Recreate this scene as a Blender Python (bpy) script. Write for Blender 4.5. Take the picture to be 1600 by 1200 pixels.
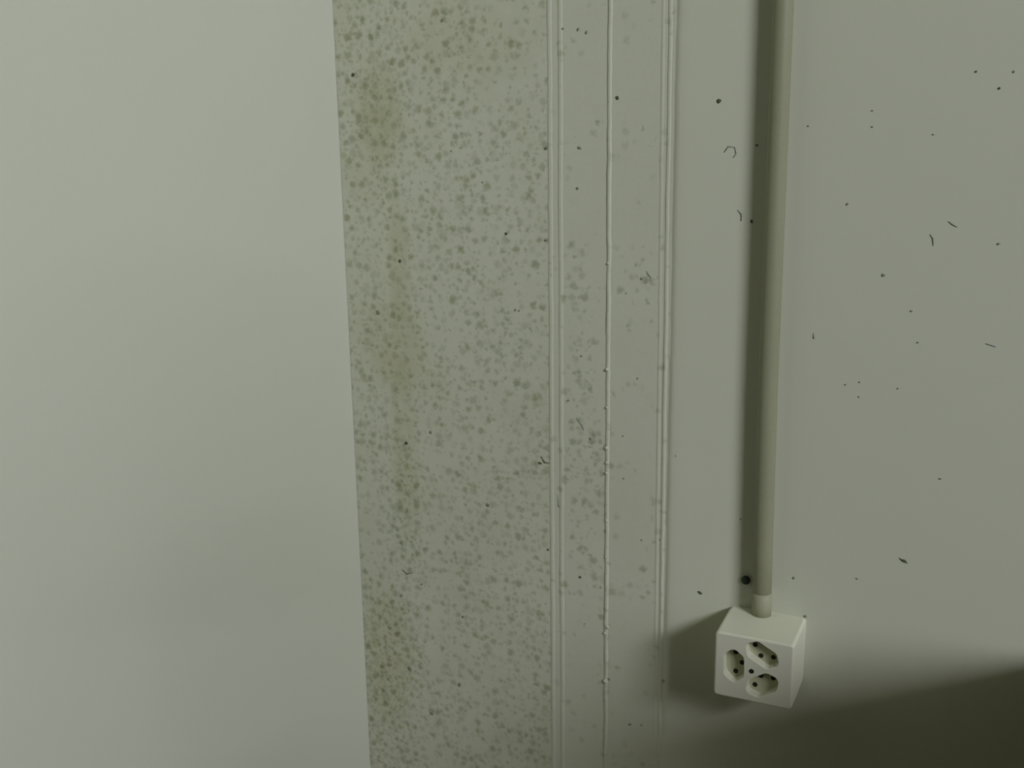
import bpy, bmesh, math, random
from mathutils import Vector, Matrix
random.seed(7)
SC = bpy.context.scene
COL = SC.collection
for o in list(bpy.data.objects):
    bpy.data.objects.remove(o)

# ------------------------------------------------------------------ camera
cam_data = bpy.data.cameras.new('camera')
cam_data.sensor_width = 36.0
cam_data.lens = 36.0 * 1602.24 / 1600.0
cam_data.clip_start = 0.02
cam_data.dof.use_dof = True           # the phone focused a little short of the wall
cam_data.dof.focus_distance = 0.72
cam_data.dof.aperture_fstop = 11.0
cam = bpy.data.objects.new('camera', cam_data)
COL.objects.link(cam)
cam.matrix_world = Matrix((
    (0.90422775, -0.0821338, 0.41907781, 0.58414886),
    (0.42682632, 0.20561387, -0.88064876, -0.84913492),
    (-0.01383718, 0.97518048, 0.22097863, 0.72642538),
    (0, 0, 0, 1)))
SC.camera = cam

# ------------------------------------------------------------------ world, lamp, exposure
world = bpy.data.worlds.new('world')
SC.world = world
world.use_nodes = True
bg = world.node_tree.nodes['Background']
bg.inputs['Color'].default_value = (0.62, 0.80, 0.20, 1)     # dim olive light from the rest of the room
bg.inputs['Strength'].default_value = 0.024

lamp_data = bpy.data.lights.new('ceiling_lamp', 'AREA')
lamp_data.shape = 'DISK'
lamp_data.size = 1.25
lamp_data.energy = 154.0
lamp_data.color = (0.955, 1.0, 1.07)
lamp = bpy.data.objects.new('ceiling_lamp', lamp_data)
COL.objects.link(lamp)
LDIR = Vector((1.35, -1.0, 0.90)).normalized()
lamp.location = Vector((0.40, -0.03, 0.30)) + LDIR * 4.5
lamp.rotation_euler = LDIR.to_track_quat('Z', 'Y').to_euler()

vs = SC.view_settings
vs.view_transform = 'Standard'
vs.look = 'None'
vs.exposure = 0.0
vs.gamma = 1.0
vs.use_curve_mapping = False

# ------------------------------------------------------------------ helpers
def link(name, bm, mat, parent=None, smooth=False):
    me = bpy.data.meshes.new(name)
    bmesh.ops.recalc_face_normals(bm, faces=bm.faces)
    bm.to_mesh(me)
    bm.free()
    if mat: me.materials.append(mat)
    if smooth:
        for p in me.polygons: p.use_smooth = True
    o = bpy.data.objects.new(name, me)
    COL.objects.link(o)
    if parent: o.parent = parent
    return o

def tag(o, label, cat, group=None):
    o['label'] = label
    o['category'] = cat
    if group: o['group'] = group
    return o

def structure(o):
    o['kind'] = 'structure'
    return o

def empty(name, loc=(0, 0, 0), rz=0):
    o = bpy.data.objects.new(name, None)
    o.empty_display_size = 0.05
    COL.objects.link(o)
    o.location = loc
    o.rotation_euler = (0, 0, rz)
    return o

def box(bm, a, b):
    r = bmesh.ops.create_cube(bm, size=1)
    for v in r['verts']:
        for i in range(3):
            v.co[i] = a[i] if v.co[i] < 0 else b[i]
    return r['verts']

def bar(bm, p, q, w, h):
    p, q = Vector(p), Vector(q)
    d = q - p
    m = d.to_track_quat('Z', 'Y').to_matrix().to_4x4()
    m.translation = (p + q) / 2
    r = bmesh.ops.create_cube(bm, size=1)
    for v in r['verts']:
        v.co = m @ Vector((v.co.x * w, v.co.y * h, v.co.z * d.length))

def bevel(bm, w, seg=2):
    bmesh.ops.bevel(bm, geom=list(bm.edges), offset=w, segments=seg, profile=0.5, affect='EDGES')

def ring_faces(bm, rings, close=True):
    for a, b in zip(rings[:-1], rings[1:]):
        n = len(a)
        for i in range(n if close else n - 1):
            bm.faces.new((a[i], a[(i + 1) % n], b[(i + 1) % n], b[i]))

def tube(bm, pts, radii, seg=16, caps=True):
    rings = []
    for i, p in enumerate(pts):
        p = Vector(p)
        d = Vector(pts[min(i + 1, len(pts) - 1)]) - Vector(pts[max(i - 1, 0)])
        q = d.to_track_quat('Z', 'X')
        r = radii[i] if isinstance(radii, (list, tuple)) else radii
        rings.append([bm.verts.new(p + q @ Vector((r * math.cos(2 * math.pi * k / seg), r * math.sin(2 * math.pi * k / seg), 0))) for k in range(seg)])
    ring_faces(bm, rings)
    if caps:
        bm.faces.new(rings[0]); bm.faces.new(rings[-1])

# ------------------------------------------------------------------ materials
class NT:
    def __init__(self, name, rough=0.6):
        self.m = bpy.data.materials.new(name)
        self.m.use_nodes = True
        self.t = self.m.node_tree
        self.b = self.t.nodes['Principled BSDF']
        self.b.inputs['Roughness'].default_value = rough
        self.b.inputs['Specular IOR Level'].default_value = 0.25
    def n(self, typ, **kw):
        x = self.t.nodes.new(typ)
        for k, v in kw.items(): setattr(x, k, v)
        return x
    def l(self, a, b): self.t.links.new(a, b)
    def val(self, x, sock):
        if hasattr(x, 'is_linked'): self.l(x, sock)
        else: sock.default_value = x
    def math(self, op, a, b=0.0, c=None, clamp=False):
        x = self.n('ShaderNodeMath', operation=op, use_clamp=clamp)
        self.val(a, x.inputs[0]); self.val(b, x.inputs[1])
        if c is not None: self.val(c, x.inputs[2])
        return x.outputs[0]
    def coord(self):
        return self.n('ShaderNodeTexCoord').outputs['Object']
    def noise(self, co, scale, detail=2.0, rough=0.5):
        x = self.n('ShaderNodeTexNoise')
        x.inputs['Scale'].default_value = scale
        x.inputs['Detail'].default_value = detail
        x.inputs['Roughness'].default_value = rough
        self.l(co, x.inputs['Vector'])
        return x.outputs['Fac']
    def ramp(self, f, a, b, c=0.0, d=1.0):
        x = self.n('ShaderNodeMapRange', interpolation_type='SMOOTHSTEP')
        self.val(f, x.inputs['Value'])
        self.val(a, x.inputs['From Min']); self.val(b, x.inputs['From Max'])
        self.val(c, x.inputs['To Min']); self.val(d, x.inputs['To Max'])
        return x.outputs['Result']
    def mix(self, f, a, b):
        x = self.n('ShaderNodeMix', data_type='RGBA')
        self.val(f, x.inputs['Factor'])
        for s, v in ((x.inputs[6], a), (x.inputs[7], b)):
            if isinstance(v, tuple): s.default_value = (*v, 1)
            else: self.l(v, s)
        return x.outputs[2]
    def color(self, c):
        if isinstance(c, tuple): self.b.inputs['Base Color'].default_value = (*c, 1)
        else: self.l(c, self.b.inputs['Base Color'])
    def bump(self, h, strength, dist):
        x = self.n('ShaderNodeBump')
        x.inputs['Strength'].default_value = strength
        x.inputs['Distance'].default_value = dist
        self.l(h, x.inputs['Height'])
        self.l(x.outputs[0], self.b.inputs['Normal'])

def paint(name, col, bump_scale=60, bump=0.25, dist=0.0006, vary=0.05, rough=0.6):
    k = NT(name, rough)
    co = k.coord()
    big = k.noise(co, 6, 3)
    fine = k.noise(co, 420, 1)
    a = tuple(c * (1 - vary) for c in col)
    f = k.math('ADD', k.math('MULTIPLY', big, 0.6), k.math('MULTIPLY', fine, 0.4))
    k.color(k.mix(f, a, tuple(min(1, c * (1 + vary)) for c in col)))
    k.bump(k.noise(co, bump_scale, 3), bump, dist)
    return k.m

WALL = (0.60, 0.605, 0.485)
LEFT = (0.64, 0.645, 0.55)

m_left = paint('left_wall_paint', LEFT, 130, 0.22, 0.0006, 0.02)
m_wall = paint('wall_paint', WALL, 45, 0.2, 0.0006, 0.025)
m_plastic = paint('white_plastic', (0.74, 0.73, 0.60), 200, 0.05, 0.0002, 0.015, 0.4)
m_recess = paint('cream_plastic', (0.56, 0.55, 0.38), 200, 0.05, 0.0002, 0.015, 0.45)
m_pipe = paint('grey_conduit', (0.30, 0.30, 0.20), 90, 0.2, 0.0004, 0.12, 0.5)
m_sleeve = paint('pale_sleeve', (0.36, 0.36, 0.25), 90, 0.2, 0.0004, 0.08, 0.5)
m_hole = paint('dark_hole', (0.02, 0.02, 0.018), 90, 0.1, 0.0004, 0.08, 0.6)
m_nail = paint('dark_iron', (0.03, 0.045, 0.03), 90, 0.2, 0.0004, 0.08, 0.6)
m_dirt = paint('dark_dirt', (0.10, 0.11, 0.07), 300, 0.3, 0.0004, 0.2, 0.9)
m_dirt_pale = paint('grey_dirt', (0.25, 0.265, 0.19), 300, 0.3, 0.0004, 0.2, 0.9)
m_scratch = paint('grey_scratch', (0.33, 0.36, 0.32), 300, 0.3, 0.0004, 0.1, 0.9)
m_floor = paint('floor_boards', (0.09, 0.065, 0.02), 20, 0.3, 0.001, 0.15, 0.5)
m_wood = paint('brown_wood', (0.08, 0.06, 0.02), 30, 0.3, 0.001, 0.2, 0.55)
m_ceil = paint('ceiling_paint', (0.3, 0.30, 0.16), 30, 0.3, 0.001, 0.02, 0.7)

def mould_material(name, trim):
    k = NT(name, 0.75)
    co = k.coord()
    sep = k.n('ShaderNodeSeparateXYZ'); k.l(co, sep.inputs[0])
    X, Z = sep.outputs['X'], sep.outputs['Z']
    flat = k.n('ShaderNodeCombineXYZ'); k.l(X, flat.inputs[0]); k.l(Z, flat.inputs[1])
    warp = k.n('ShaderNodeTexNoise'); warp.inputs['Scale'].default_value = 210; warp.inputs['Detail'].default_value = 2
    k.l(flat.outputs[0], warp.inputs['Vector'])
    vm = k.n('ShaderNodeVectorMath', operation='MULTIPLY_ADD')
    k.l(warp.outputs['Color'], vm.inputs[0]); vm.inputs[1].default_value = (0.0066, 0.0066, 0); k.l(flat.outputs[0], vm.inputs[2])
    P = vm.outputs[0]
    def blob(x, z, rx, rz, amp):
        dx = k.math('DIVIDE', k.math('SUBTRACT', X, x), rx)
        dz = k.math('DIVIDE', k.math('SUBTRACT', Z, z), rz)
        r2 = k.math('ADD', k.math('MULTIPLY', dx, dx), k.math('MULTIPLY', dz, dz))
        return k.math('MULTIPLY', k.ramp(r2, 0.0, 1.0, 1.0, 0.0), amp)
    dens = k.math('MULTIPLY', k.math('SUBTRACT', k.noise(flat.outputs[0], 17, 3, 0.6), 0.5), 1.15)
    if trim:
        base = k.math('ADD', dens, 0.02)
        for b in ((0.250, 0.45, 0.022, 0.13, 0.46), (0.252, 0.34, 0.018, 0.10, 0.22), (0.248, 0.56, 0.02, 0.11, 0.30), (0.305, 0.61, 0.02, 0.05, 0.25), (0.272, 0.36, 0.012, 0.2, 0.3)):
            base = k.math('ADD', base, blob(*b))
    else:
        base = k.math('ADD', dens, 0.56)
        for b in ((0.035, 0.215, 0.050, 0.085, 1.1), (0.02, 0.10, 0.05, 0.12, 0.8), (0.055, 0.385, 0.03, 0.10, 0.35), (0.04, 0.78, 0.06, 0.14, 0.25), (0.10, 0.80, 0.12, 0.10, 0.12),
                  (0.065, 0.36, 0.035, 0.11, 0.25), (0.09, 0.33, 0.03, 0.05, -0.2), (0.09, 0.24, 0.02, 0.06, -0.3), (0.02, 0.36, 0.02, 0.12, -0.2), (0.19, 0.80, 0.04, 0.06, -0.28),
                  (0.20, 0.60, 0.03, 0.05, -0.22), (0.14, 0.45, 0.05, 0.03, -0.2)):
            base = k.math('ADD', base, blob(*b))
    D = k.math('ADD', base, 0.0)
    total = None
    for scale, rmin, rmax, soft, gain, off in ((105, 0.14, 0.40, 0.24, 1.0, 0.08), (190, 0.10, 0.42, 0.30, 0.75, 0.0), (64, 0.04, 0.22, 0.14, 0.95, -0.12)):
        vo = k.n('ShaderNodeTexVoronoi', voronoi_dimensions='2D')
        vo.inputs['Scale'].default_value = scale
        k.l(P, vo.inputs['Vector'])
        s = k.n('ShaderNodeSeparateColor'); k.l(vo.outputs['Color'], s.inputs[0])
        rad = k.math('MULTIPLY_ADD', s.outputs[0], rmax - rmin, rmin)
        spot = k.ramp(k.math('SUBTRACT', vo.outputs['Distance'], rad), -soft, soft, 1.0, 0.0)
        here = k.ramp(k.math('SUBTRACT', k.math('ADD', D, off), s.outputs[1]), -0.06, 0.10)
        stren = k.math('MULTIPLY_ADD', s.outputs[2], 0.75, 0.25)
        v = k.math('MULTIPLY', k.math('MULTIPLY', spot, here), k.math('MULTIPLY', stren, gain))
        total = v if total is None else k.math('MAXIMUM', total, v)
    # broad yellowish damp staining under the spots
    stain = k.math('MULTIPLY', k.ramp(k.noise(flat.outputs[0], 11, 4, 0.65), 0.42, 0.75), 0.10 if trim else 0.35)
    if not trim:
        for b in ((0.045, 0.765, 0.035, 0.06, 0.75), (0.062, 0.62, 0.016, 0.09, 0.6), (0.05, 0.54, 0.05, 0.06, 0.5), (0.06, 0.43, 0.02, 0.12, 0.45), (0.03, 0.2, 0.04, 0.1, 0.6), (0.14, 0.83, 0.10, 0.05, 0.3)):
            stain = k.math('ADD', stain, k.math('MULTIPLY', blob(*b), k.ramp(k.noise(flat.outputs[0], 60, 3), 0.3, 0.6, 0.5, 1.0)), clamp=True)
    clean = k.mix(k.noise(co, 300, 1), tuple(c * 0.97 for c in WALL), tuple(c * 1.03 for c in WALL))
    damp = k.mix(stain, clean, (0.475, 0.475, 0.31))
    tint = k.mix(k.ramp(k.noise(flat.outputs[0], 95, 2), 0.38, 0.62), (0.25, 0.245, 0.10), (0.245, 0.275, 0.18))
    k.color(k.mix(k.math('MULTIPLY', total, k.ramp(D, 0.6, 1.7, 0.70, 1.0), clamp=True), damp, tint))
    k.bump(k.noise(co, 70, 3), 0.25, 0.0006)
    return k.m
m_mould = mould_material('mouldy_wall_paint', False)
m_trim = mould_material('spotted_trim_paint', True)

# ------------------------------------------------------------------ room shell
def slab(name, a, b, mat, parent=None):
    bm = bmesh.new(); box(bm, a, b)
    return link(name, bm, mat, parent)

floor = structure(slab('floor', (-0.12, -4.0, -0.1), (5.0, 0.12, 0.0), m_floor))
ceiling = structure(slab('ceiling', (-0.12, -4.0, 2.6), (5.0, 0.12, 2.7), m_ceil))
wall_left = structure(slab('wall_left', (-0.12, -0.62, 0.0), (0.0, 0.12, 2.6), m_left))
wall_back = structure(slab('wall_back', (0.0, 0.0, 0.0), (5.0, 0.12, 2.6), m_wall))
# mouldy outer-wall plaster beside the corner, a thin skin of old paint with a ragged left edge
bm = bmesh.new()
N = 260
rows = []
for i in range(N + 1):
    z = 0.0 + 2.6 * i / N
    e = 0.0004
    rows.append([bm.verts.new((x, y, z)) for x, y in ((e, 0.001), (e, -0.0012), (0.110, -0.0016), (0.2196, -0.0012), (0.2196, 0.001))])
ring_faces(bm, rows, close=False)
mould_panel = link('mould_patch', bm, m_mould, wall_back)
mould_panel['label'] = 'strip of plaster covered in grey-green mould spots'

# vertical moulding between the mouldy strip and the clean wall
trim = structure(slab('trim_1', (0.2190, -0.0012, 0.0), (0.3330, 0.001, 2.6), m_trim))
def wavy_strip(name, prof, mat, jit, seed, z0=0.0, z1=2.6, n=420, drift=0.0):
    """extrude a profile [(x, y)] upwards with hand-painted unevenness"""
    r = random.Random(seed)
    bm = bmesh.new(); rows = []
    a = b = 0.0
    for i in range(n + 1):
        z = z0 + (z1 - z0) * i / n
        a = a * 0.7 + r.uniform(-1, 1) * jit
        b = b * 0.6 + r.uniform(-1, 1) * jit
        rows.append([bm.verts.new((x + a * 0.6 + drift * (z - 0.55), y * (1 + b * 180) if y < 0 else y, z)) for x, y in prof])
    ring_faces(bm, rows, close=False)
    return link(name, bm, mat, trim, True)
def bead_profile(cx, w, h, base, n=7):
    pts = [(cx - w / 2, base + 0.001)]
    for i in range(n):
        t = math.pi * (1 - i / (n - 1))
        pts.append((cx + w / 2 * math.cos(t), base - h * math.sin(t)))
    pts.append((cx + w / 2, base + 0.001))
    return pts
wavy_strip('bead', bead_profile(0.2208, 0.0046, 0.0007, -0.0011), m_trim, 0.0003, 1)
wavy_strip('bead', bead_profile(0.2307, 0.0046, 0.0007, -0.0011), m_trim, 0.0003, 2)
wavy_strip('bead', bead_profile(0.2760, 0.0040, 0.0013, -0.0011), m_trim, 0.0005, 3)
wavy_strip('bead', bead_profile(0.3232, 0.0032, 0.0004, -0.0011), m_trim, 0.0002, 4, drift=-0.006)
wavy_strip('bead', bead_profile(0.3287, 0.0036, 0.0007, -0.0011), m_trim, 0.0003, 5, drift=-0.004)
# thin lip of wall plaster ending at the moulding with a narrow groove between
wavy_strip('plaster_lip', [(0.3318, -0.0010), (0.3330, -0.0013), (0.3346, -0.0021), (0.3362, -0.0026), (0.3385, -0.00275), (0.3430, -0.0026), (0.3520, -0.0021), (0.3660, -0.0013), (0.3850, -0.0005), (0.4000, 0.0003)], m_wall, 0.0003, 6)

# small clots of paint along the ridge
for z, s in ((0.535, 1.0), (0.462, 1.1), (0.448, 0.9), (0.438, 0.8), (0.392, 0.8), (0.356, 0.7), (0.286, 1.2), (0.279, 0.8), (0.229, 1.4), (0.4, .6), (0.5, .7), (0.63, .6)):
    bm = bmesh.new()
    bmesh.ops.create_icosphere(bm, subdivisions=2, radius=0.0018 * s)
    for v in bm.verts:
        v.co = Vector((v.co.x * random.uniform(.8, 1.2), v.co.y * 0.7, v.co.z * random.uniform(.7, 1.2)))
    o = link('paint_clot', bm, m_trim, trim, True)
    o.location = (0.2762 + random.uniform(-.0012, .0012), -0.0022, z)

# ------------------------------------------------------------------ specks and scratches on the wall
SPECKS = [(0.0193, 0.7992, 3.02, 3.02), (0.1166, 0.8418, 2.88, 2.24), (0.2825, 0.7694, 2.66, 2.66), (0.3694, 0.764, 3.16, 3.16), (0.4007, 0.7287, 1.99, 1.71), (0.3989, 0.6681, 1.71, 2.57), (0.534, 0.3944, 4.19, 1.8), (0.4986, 0.3725, 1.82, 1.21), (0.3652, 0.3364, 4.09, 2.2), (0.209, 0.4396, 3.5, 1.91), (0.0625, 0.4429, 3.73, 3.06), (0.091, 0.4572, 3.0, 3.0), (0.0358, 0.5737, 3.68, 4.02), (0.063, 0.625, 2.95, 2.95), (0.1771, 0.6536, 2.79, 2.48), (0.2466, 0.6945, 2.1, 2.1), (0.1223, 0.7277, 1.58, 1.58), (0.2164, 0.3539, 1.96, 1.96), (0.2493, 0.3313, 2.28, 2.28), (0.2701, 0.3245, 1.62, 1.62), (0.1215, 0.266, 2.11, 2.11), (0.0815, 0.1477, 4.12, 3.75), (0.0559, 0.1948, 3.34, 4.08), (0.1526, 0.3904, 3.64, 3.64), (0.1157, 0.1889, 3.63, 4.0), (0.558, 0.7786, 1.39, 1.39), (0.5743, 0.7663, 1.67, 1.39), (0.5829, 0.7775, 1.39, 1.39), (0.4877, 0.7531, 1.12, 1.12), (0.4885, 0.7412, 1.12, 1.12), (0.4406, 0.7428, 1.13, 1.13), (0.5322, 0.7346, 1.12, 1.12), (0.4734, 0.6826, 1.97, 1.69), (0.5831, 0.6544, 2.23, 1.4), (0.5259, 0.6008, 1.69, 1.13), (0.5323, 0.5764, 1.42, 1.13), (0.4908, 0.5411, 1.15, 1.15), (0.48, 0.5381, 1.15, 1.15), (0.491, 0.5289, 1.15, 1.15), (0.5201, 0.5383, 1.14, 1.14), (0.5564, 0.4677, 1.75, 1.16), (0.3991, 0.4109, 1.51, 1.21), (0.4467, 0.3641, 2.14, 2.14), (0.458, 0.3304, 2.48, 2.17), (0.2923, 0.6043, 1.19, 1.19), (0.3039, 0.529, 1.5, 1.5), (0.2918, 0.4348, 1.55, 1.24), (0.2907, 0.4747, 1.22, 1.53), (0.3097, 0.3781, 1.57, 1.57), (0.254, 0.2841, 1.33, 1.33), (0.2483, 0.7288, 3.29, 2.09), (0.2176, 0.7292, 3.64, 2.42), (0.2471, 0.8264, 1.81, 2.71), (0.2546, 0.8234, 2.1, 2.7), (0.2593, 0.4688, 1.86, 1.86), (0.2504, 0.5454, 1.83, 1.52), (0.053, 0.481, 1.35, 1.35), (0.0565, 0.4754, 1.35, 1.35), (0.1851, 0.584, 1.55, 2.49), (0.189, 0.5837, 1.55, 1.55), (0.3404, 0.4623, 1.21, 1.21), (0.3272, 0.3814, 1.25, 1.25), (0.3061, 0.6178, 2.06, 2.06), (0.2378, 0.5031, 1.86, 1.55), (0.2791, 0.2317, 3.03, 2.02), (0.3009, 0.1887, 3.42, 1.71), (0.3124, 0.1908, 2.04, 1.36), (0.3336, 0.2425, 1.65, 2.64), (0.2164, 0.6488, 2.74, 2.13), (0.0119, 0.2875, 1.83, 1.83), (0.0333, 0.2367, 3.68, 2.58), (0.0492, 0.276, 2.88, 2.88), (0.0746, 0.2934, 2.83, 2.12), (0.5034, 0.628, 2.53, 2.25), (0.2331, 0.8277, 1.82, 1.82), (0.1539, 0.6995, 1.56, 1.56)]
SCRATCHES = [[(0.5352, 0.6605), (0.5377, 0.6577), (0.5381, 0.6518)], [(0.5475, 0.6704), (0.5504, 0.6685), (0.5541, 0.6662)], [(0.3875, 0.6772), (0.3908, 0.6742), (0.3904, 0.6685)], [(0.3749, 0.7235), (0.3779, 0.728), (0.3831, 0.7274), (0.3849, 0.7223), (0.3824, 0.7193)], [(0.3106, 0.6246), (0.3124, 0.6219), (0.3148, 0.6187)], [(0.4527, 0.5791), (0.4534, 0.5744)], [(0.5805, 0.5786), (0.5877, 0.5771)], [(0.2466, 0.4858), (0.2511, 0.4814), (0.253, 0.4761)], [(0.2097, 0.4466), (0.2136, 0.4407), (0.2189, 0.4407)], [(0.2266, 0.4108), (0.2278, 0.3995), (0.2331, 0.3964)], [(0.052, 0.3051), (0.0573, 0.3017), (0.0643, 0.3044)], [(0.5304, 0.3961), (0.534, 0.3938), (0.5371, 0.3927)]]
def surf(x):
    if x < 0.2196: return -0.0014
    if x < 0.333: return -0.0012
    if x < 0.40: return -0.0024 * (0.40 - x) / 0.06
    return 0.0
DARK = {0, 2, 3, 6, 8, 9, 10, 13, 14, 17, 18, 20, 5, 25, 26}
for i, (x, z, rx, rz) in enumerate(SPECKS):
    bm = bmesh.new()
    bmesh.ops.create_icosphere(bm, subdivisions=2, radius=1)
    r = random.Random(i)
    for v in bm.verts:
        f = r.uniform(0.65, 1.15)
        v.co = Vector((v.co.x * rx * 0.00062 * f, v.co.y * 0.0005, v.co.z * rz * 0.00062 * f))
    dark = i in DARK or rx < 1.7
    o = link('dirt_speck', bm, m_dirt if i in DARK else m_dirt_pale, wall_back, True)
    o.location = (x, surf(x) - 0.0002, z)
    o.rotation_euler = (0, r.uniform(-.5, .5), 0)
for i, pl in enumerate(SCRATCHES):
    bm = bmesh.new()
    tube(bm, [(x, surf(x) - 0.0001, z) for x, z in pl], [0.0003 + 0.0004 * (j % 2) for j in range(len(pl))], 6)
    link('scratch', bm, m_dirt if i in (8, 10, 11) else m_scratch, wall_back, True)

# ------------------------------------------------------------------ triple socket
BX, BZ, W, H, D = 0.39340, 0.27000, 0.0660, 0.0591, 0.0556
sock = empty('wall_socket', (BX + W / 2, 0.0, BZ))
tag(sock, 'white plastic triple wall socket block at the foot of the conduit', 'socket')
def rrect(w, h, r, n=5):
    pts = []
    for cx, cz, a0 in ((w / 2 - r, h / 2 - r, 0), (-w / 2 + r, h / 2 - r, 90), (-w / 2 + r, -h / 2 + r, 180), (w / 2 - r, -h / 2 + r, 270)):
        for i in range(n + 1):
            a = math.radians(a0 + 90 * i / n)
            pts.append((cx + r * math.cos(a), cz + r * math.sin(a)))
    return pts
CZ = H / 2
def hexagon(c, ang, L=0.0150, l=0.0090, w=0.0089, s=1.0):
    ca, sa = math.cos(ang), math.sin(ang)
    base = [(L, 0.0), (L - 0.0006, 0.0026), (l + 0.0012, w - 0.0012), (l - 0.0012, w), (-l + 0.0012, w), (-l - 0.0012, w - 0.0012), (-L + 0.0006, 0.0026), (-L, 0), (-L + 0.0006, -0.0026), (-l - 0.0012, -w + 0.0012), (-l + 0.0012, -w), (l - 0.0012, -w), (l + 0.0012, -w + 0.0012), (L - 0.0006, -0.0026)]
    return [(c[0] + s * (x * ca - y * sa), c[1] + s * (x * sa + y * ca)) for x, y in base]
PC = (-0.0005, 0.0014)      # middle of the three-way pattern, seen from the box centre
outlets = []
for th in (62, 182, 302):
    t = math.radians(th)
    outlets.append(((PC[0] + 0.0158 * math.cos(t), PC[1] + 0.0158 * math.sin(t)), t - math.pi / 2))
RD = 0.0085                 # recess depth
# cover: rounded shell with three hexagonal wells
bm = bmesh.new()
rings = []
for y, inset, r in ((-0.0060, 0.0, 0.0030), (-0.030, 0.0, 0.0030), (-D + 0.0016, 0.0003, 0.0030), (-D + 0.0005, 0.0008, 0.0028), (-D, 0.0018, 0.0024)):
    rings.append([bm.verts.new((x, y, z + CZ)) for x, z in rrect(W - 2 * inset, H - 2 * inset, r)])
ring_faces(bm, rings)
edges = [bm.edges.get((rings[-1][i], rings[-1][(i + 1) % len(rings[-1])])) for i in range(len(rings[-1]))]
for c, a in outlets:
    top = [bm.verts.new((x, -D, z + CZ)) for x, z in hexagon(c, a)]
    mid = [bm.verts.new((x, -D + 0.0006, z + CZ)) for x, z in hexagon(c, a, s=0.97)]
    low = [bm.verts.new((x, -D + RD, z + CZ)) for x, z in hexagon(c, a, s=0.93)]
    ring_faces(bm, [top, mid, low])
    edges += [bm.edges.get((top[i], top[(i + 1) % len(top)])) for i in range(len(top))]
bmesh.ops.triangle_fill(bm, edges=edges, use_beauty=True, use_dissolve=False, normal=(0, -1, 0))
cover = link('cover', bm, m_plastic, sock)
# base plate against the wall
bm = bmesh.new()
rr = [[bm.verts.new((x, y, z + CZ)) for x, z in rrect(W - i, H - i, 0.003)] for y, i in ((0.0, 0.0006), (-0.0054, 0.0006))]
ring_faces(bm, rr); bm.faces.new(rr[0]); bm.faces.new(rr[-1])
bp = link('base_plate', bm, m_plastic, sock)
for c, a in outlets:
    bm = bmesh.new()
    f = [bm.verts.new((x, -D + RD - 0.0001, z + CZ)) for x, z in hexagon(c, a, s=0.94)]
    g = [bm.verts.new((x, -D + RD + 0.003, z + CZ)) for x, z in hexagon(c, a, s=0.94)]
    ring_faces(bm, [f, g]); bm.faces.new(f); bm.faces.new(g)
    ins = link('outlet', bm, m_recess, sock)
    ca, sa = math.cos(a), math.sin(a)
    for hx, hy in ((-0.0088, 0.0002), (0.0, -0.0052), (0.0088, 0.0002)):
        x, z = c[0] + hx * ca - hy * sa, c[1] + hx * sa + hy * ca
        bm = bmesh.new()
        tube(bm, [(x, -D + RD + 0.001, z + CZ), (x, -D + RD - 0.0005, z + CZ)], 0.0021, 14)
        h = link('pin_hole', bm, m_hole, ins)
bm = bmesh.new()
sx, sz = -0.0012, -0.0008 + CZ
tube(bm, [(sx, -D + 0.001, sz), (sx, -D - 0.0003, sz)], 0.0021, 14)
link('screw', bm, m_hole, sock)

# ------------------------------------------------------------------ conduit pipe
R = 0.0080
pipe = empty('conduit_pipe', (0.4222, -R - 0.0004, BZ + H - 0.001))
tag(pipe, 'straight grey conduit pipe running up the wall from the socket', 'pipe')
bm = bmesh.new()
z0 = 0.0
pts = [(0.0, 0, z0), (-0.0008, 0, 0.06), (-0.0026, 0, 0.20), (-0.0034, 0, 0.50), (-0.0036, 0, 1.2), (-0.0036, 0, 2.265)]
tube(bm, pts, R, 32)
pt = link('tube', bm, m_pipe, pipe, True)
# collar where the pipe enters the block
bm = bmesh.new()
tube(bm, [(0, 0, 0.0002), (0, 0, 0.0016)], [R + 0.0006, R + 0.0004], 32)
link('collar', bm, m_sleeve, pipe, True)
# paler end sleeve below the nail
bm = bmesh.new()
tube(bm, [(0, 0, 0.0015), (-0.0002, 0, 0.014), (-0.0003, 0, 0.022), (-0.0003, 0, 0.024)], [R + 0.0004, R + 0.0004, R + 0.0003, R - 0.0002], 32)
link('sleeve', bm, m_sleeve, pipe, True)['label'] = 'paler grey end sleeve'
# nail that holds the pipe
bm = bmesh.new()
for v in bmesh.ops.create_uvsphere(bm, u_segments=14, v_segments=8, radius=0.0042)['verts']:
    v.co.y *= 0.55
tube(bm, [(0, 0, 0), (0, 0.004, 0)], 0.0014, 10)
nail = link('nail', bm, m_nail, None, True)
nail.location = (0.4062, -0.0026, 0.3560)
tag(nail, 'dark round nail head at the left of the conduit just above the socket', 'nail')

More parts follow.
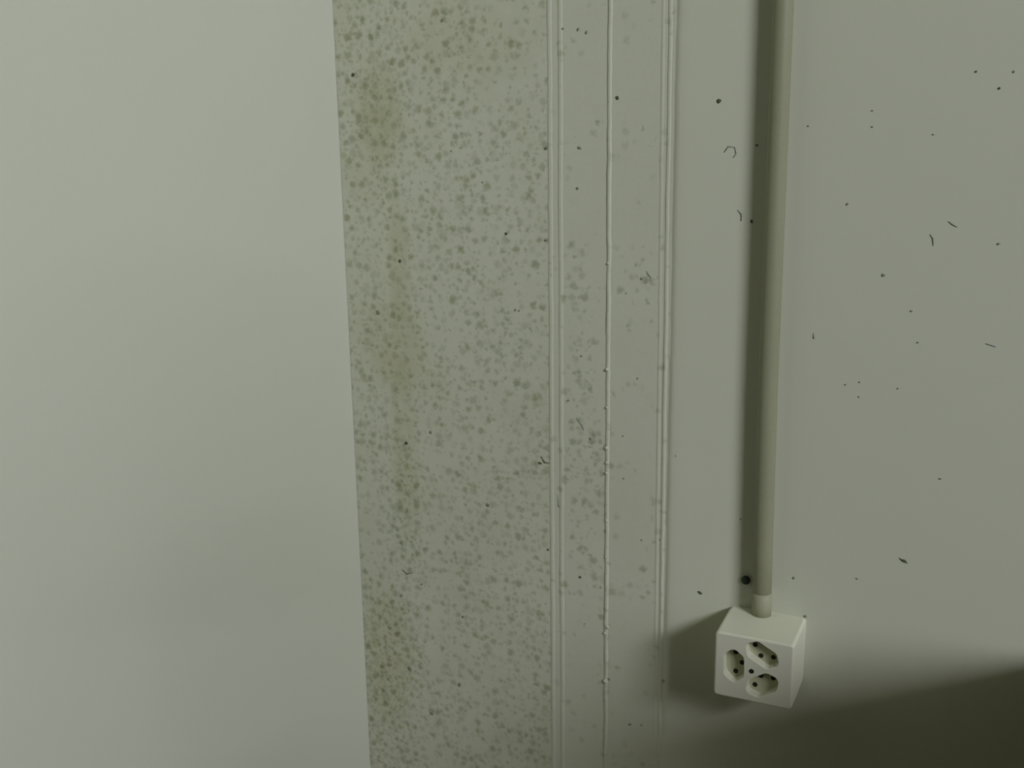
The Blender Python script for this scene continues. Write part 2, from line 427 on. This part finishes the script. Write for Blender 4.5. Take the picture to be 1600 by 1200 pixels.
# ------------------------------------------------------------------ made-up furniture added outside the frame to cast the soft shadows
blocker_box = empty('shadow_blocker_box', (0.90, -0.22, 0.0))  # added unseen box; its slanting edge shapes the dark shadow at lower right
tag(blocker_box, 'added shadow caster out of view, brown wooden box with slanting sides on the floor right of the socket', 'box')
def prism(pts, th):
    bm = bmesh.new()
    a = [bm.verts.new(p) for p in pts]
    b = [bm.verts.new(Vector(p) + Vector(th)) for p in pts]
    bm.faces.new(a); bm.faces.new(b); ring_faces(bm, [a, b])
    return bm
E0, G0, LEN, Z0 = 0.40, 0.56, 0.46, 0.341
xl = 0.676 - 0.90
for sgn, xo in ((1, xl), (-1, 0.60)):
    link('side_panel', prism([(xo, 0.215, 0), (xo, 0.215, Z0), (xo + sgn * E0 * LEN, 0.215 - LEN, Z0 + G0 * LEN), (xo + sgn * E0 * LEN, 0.215 - LEN, 0)], (sgn * 0.018, 0, 0)), m_wood, blocker_box)
yb = 0.215 - LEN
link('back_panel', prism([(xl + 0.018, 0.215, 0), (0.582, 0.215, 0), (0.582, 0.215, Z0 - 0.01), (xl + 0.018, 0.215, Z0 - 0.01)], (0, -0.018, 0)), m_wood, blocker_box)
link('front_panel', prism([(xl + E0 * LEN + 0.018, yb, 0), (0.582 - E0 * LEN, yb, 0), (0.582 - E0 * LEN, yb, Z0 + G0 * LEN - 0.01), (xl + E0 * LEN + 0.018, yb, Z0 + G0 * LEN - 0.01)], (0, 0.018, 0)), m_wood, blocker_box)
link('bottom_panel', prism([(xl + 0.03, 0.19, 0.01), (0.57, 0.19, 0.01), (0.575 - E0 * LEN, yb + 0.02, 0.01), (xl + E0 * LEN + 0.025, yb + 0.02, 0.01)], (0, 0, 0.018)), m_wood, blocker_box)

chair = empty('shadow_blocker_chair', (1.16, -0.90, 0.0), math.radians(233.5))  # added unseen chair; its thin posts dim the left wall a little
tag(chair, 'added shadow caster out of view, small brown wooden chair with thin open backrest behind the camera', 'chair')
for sx in (-1, 1):
    for p, q, w in (((sx * 0.17, 0.18, 0), (sx * 0.16, 0.16, 0.45), 0.03), ((sx * 0.11, -0.19, 0), (sx * 0.075, -0.20, 0.98), 0.017)):
        bm = bmesh.new(); bar(bm, p, q, w, w); link('leg', bm, m_wood, chair)
bm = bmesh.new(); box(bm, (-0.18, -0.21, 0.445), (0.18, 0.20, 0.47)); bevel(bm, 0.006); link('seat', bm, m_wood, chair)
for z in (0.62, 0.79, 0.955):
    bm = bmesh.new(); box(bm, (-0.09, -0.206, z), (0.09, -0.194, z + 0.02)); bevel(bm, 0.003); link('back_rail', bm, m_wood, chair)
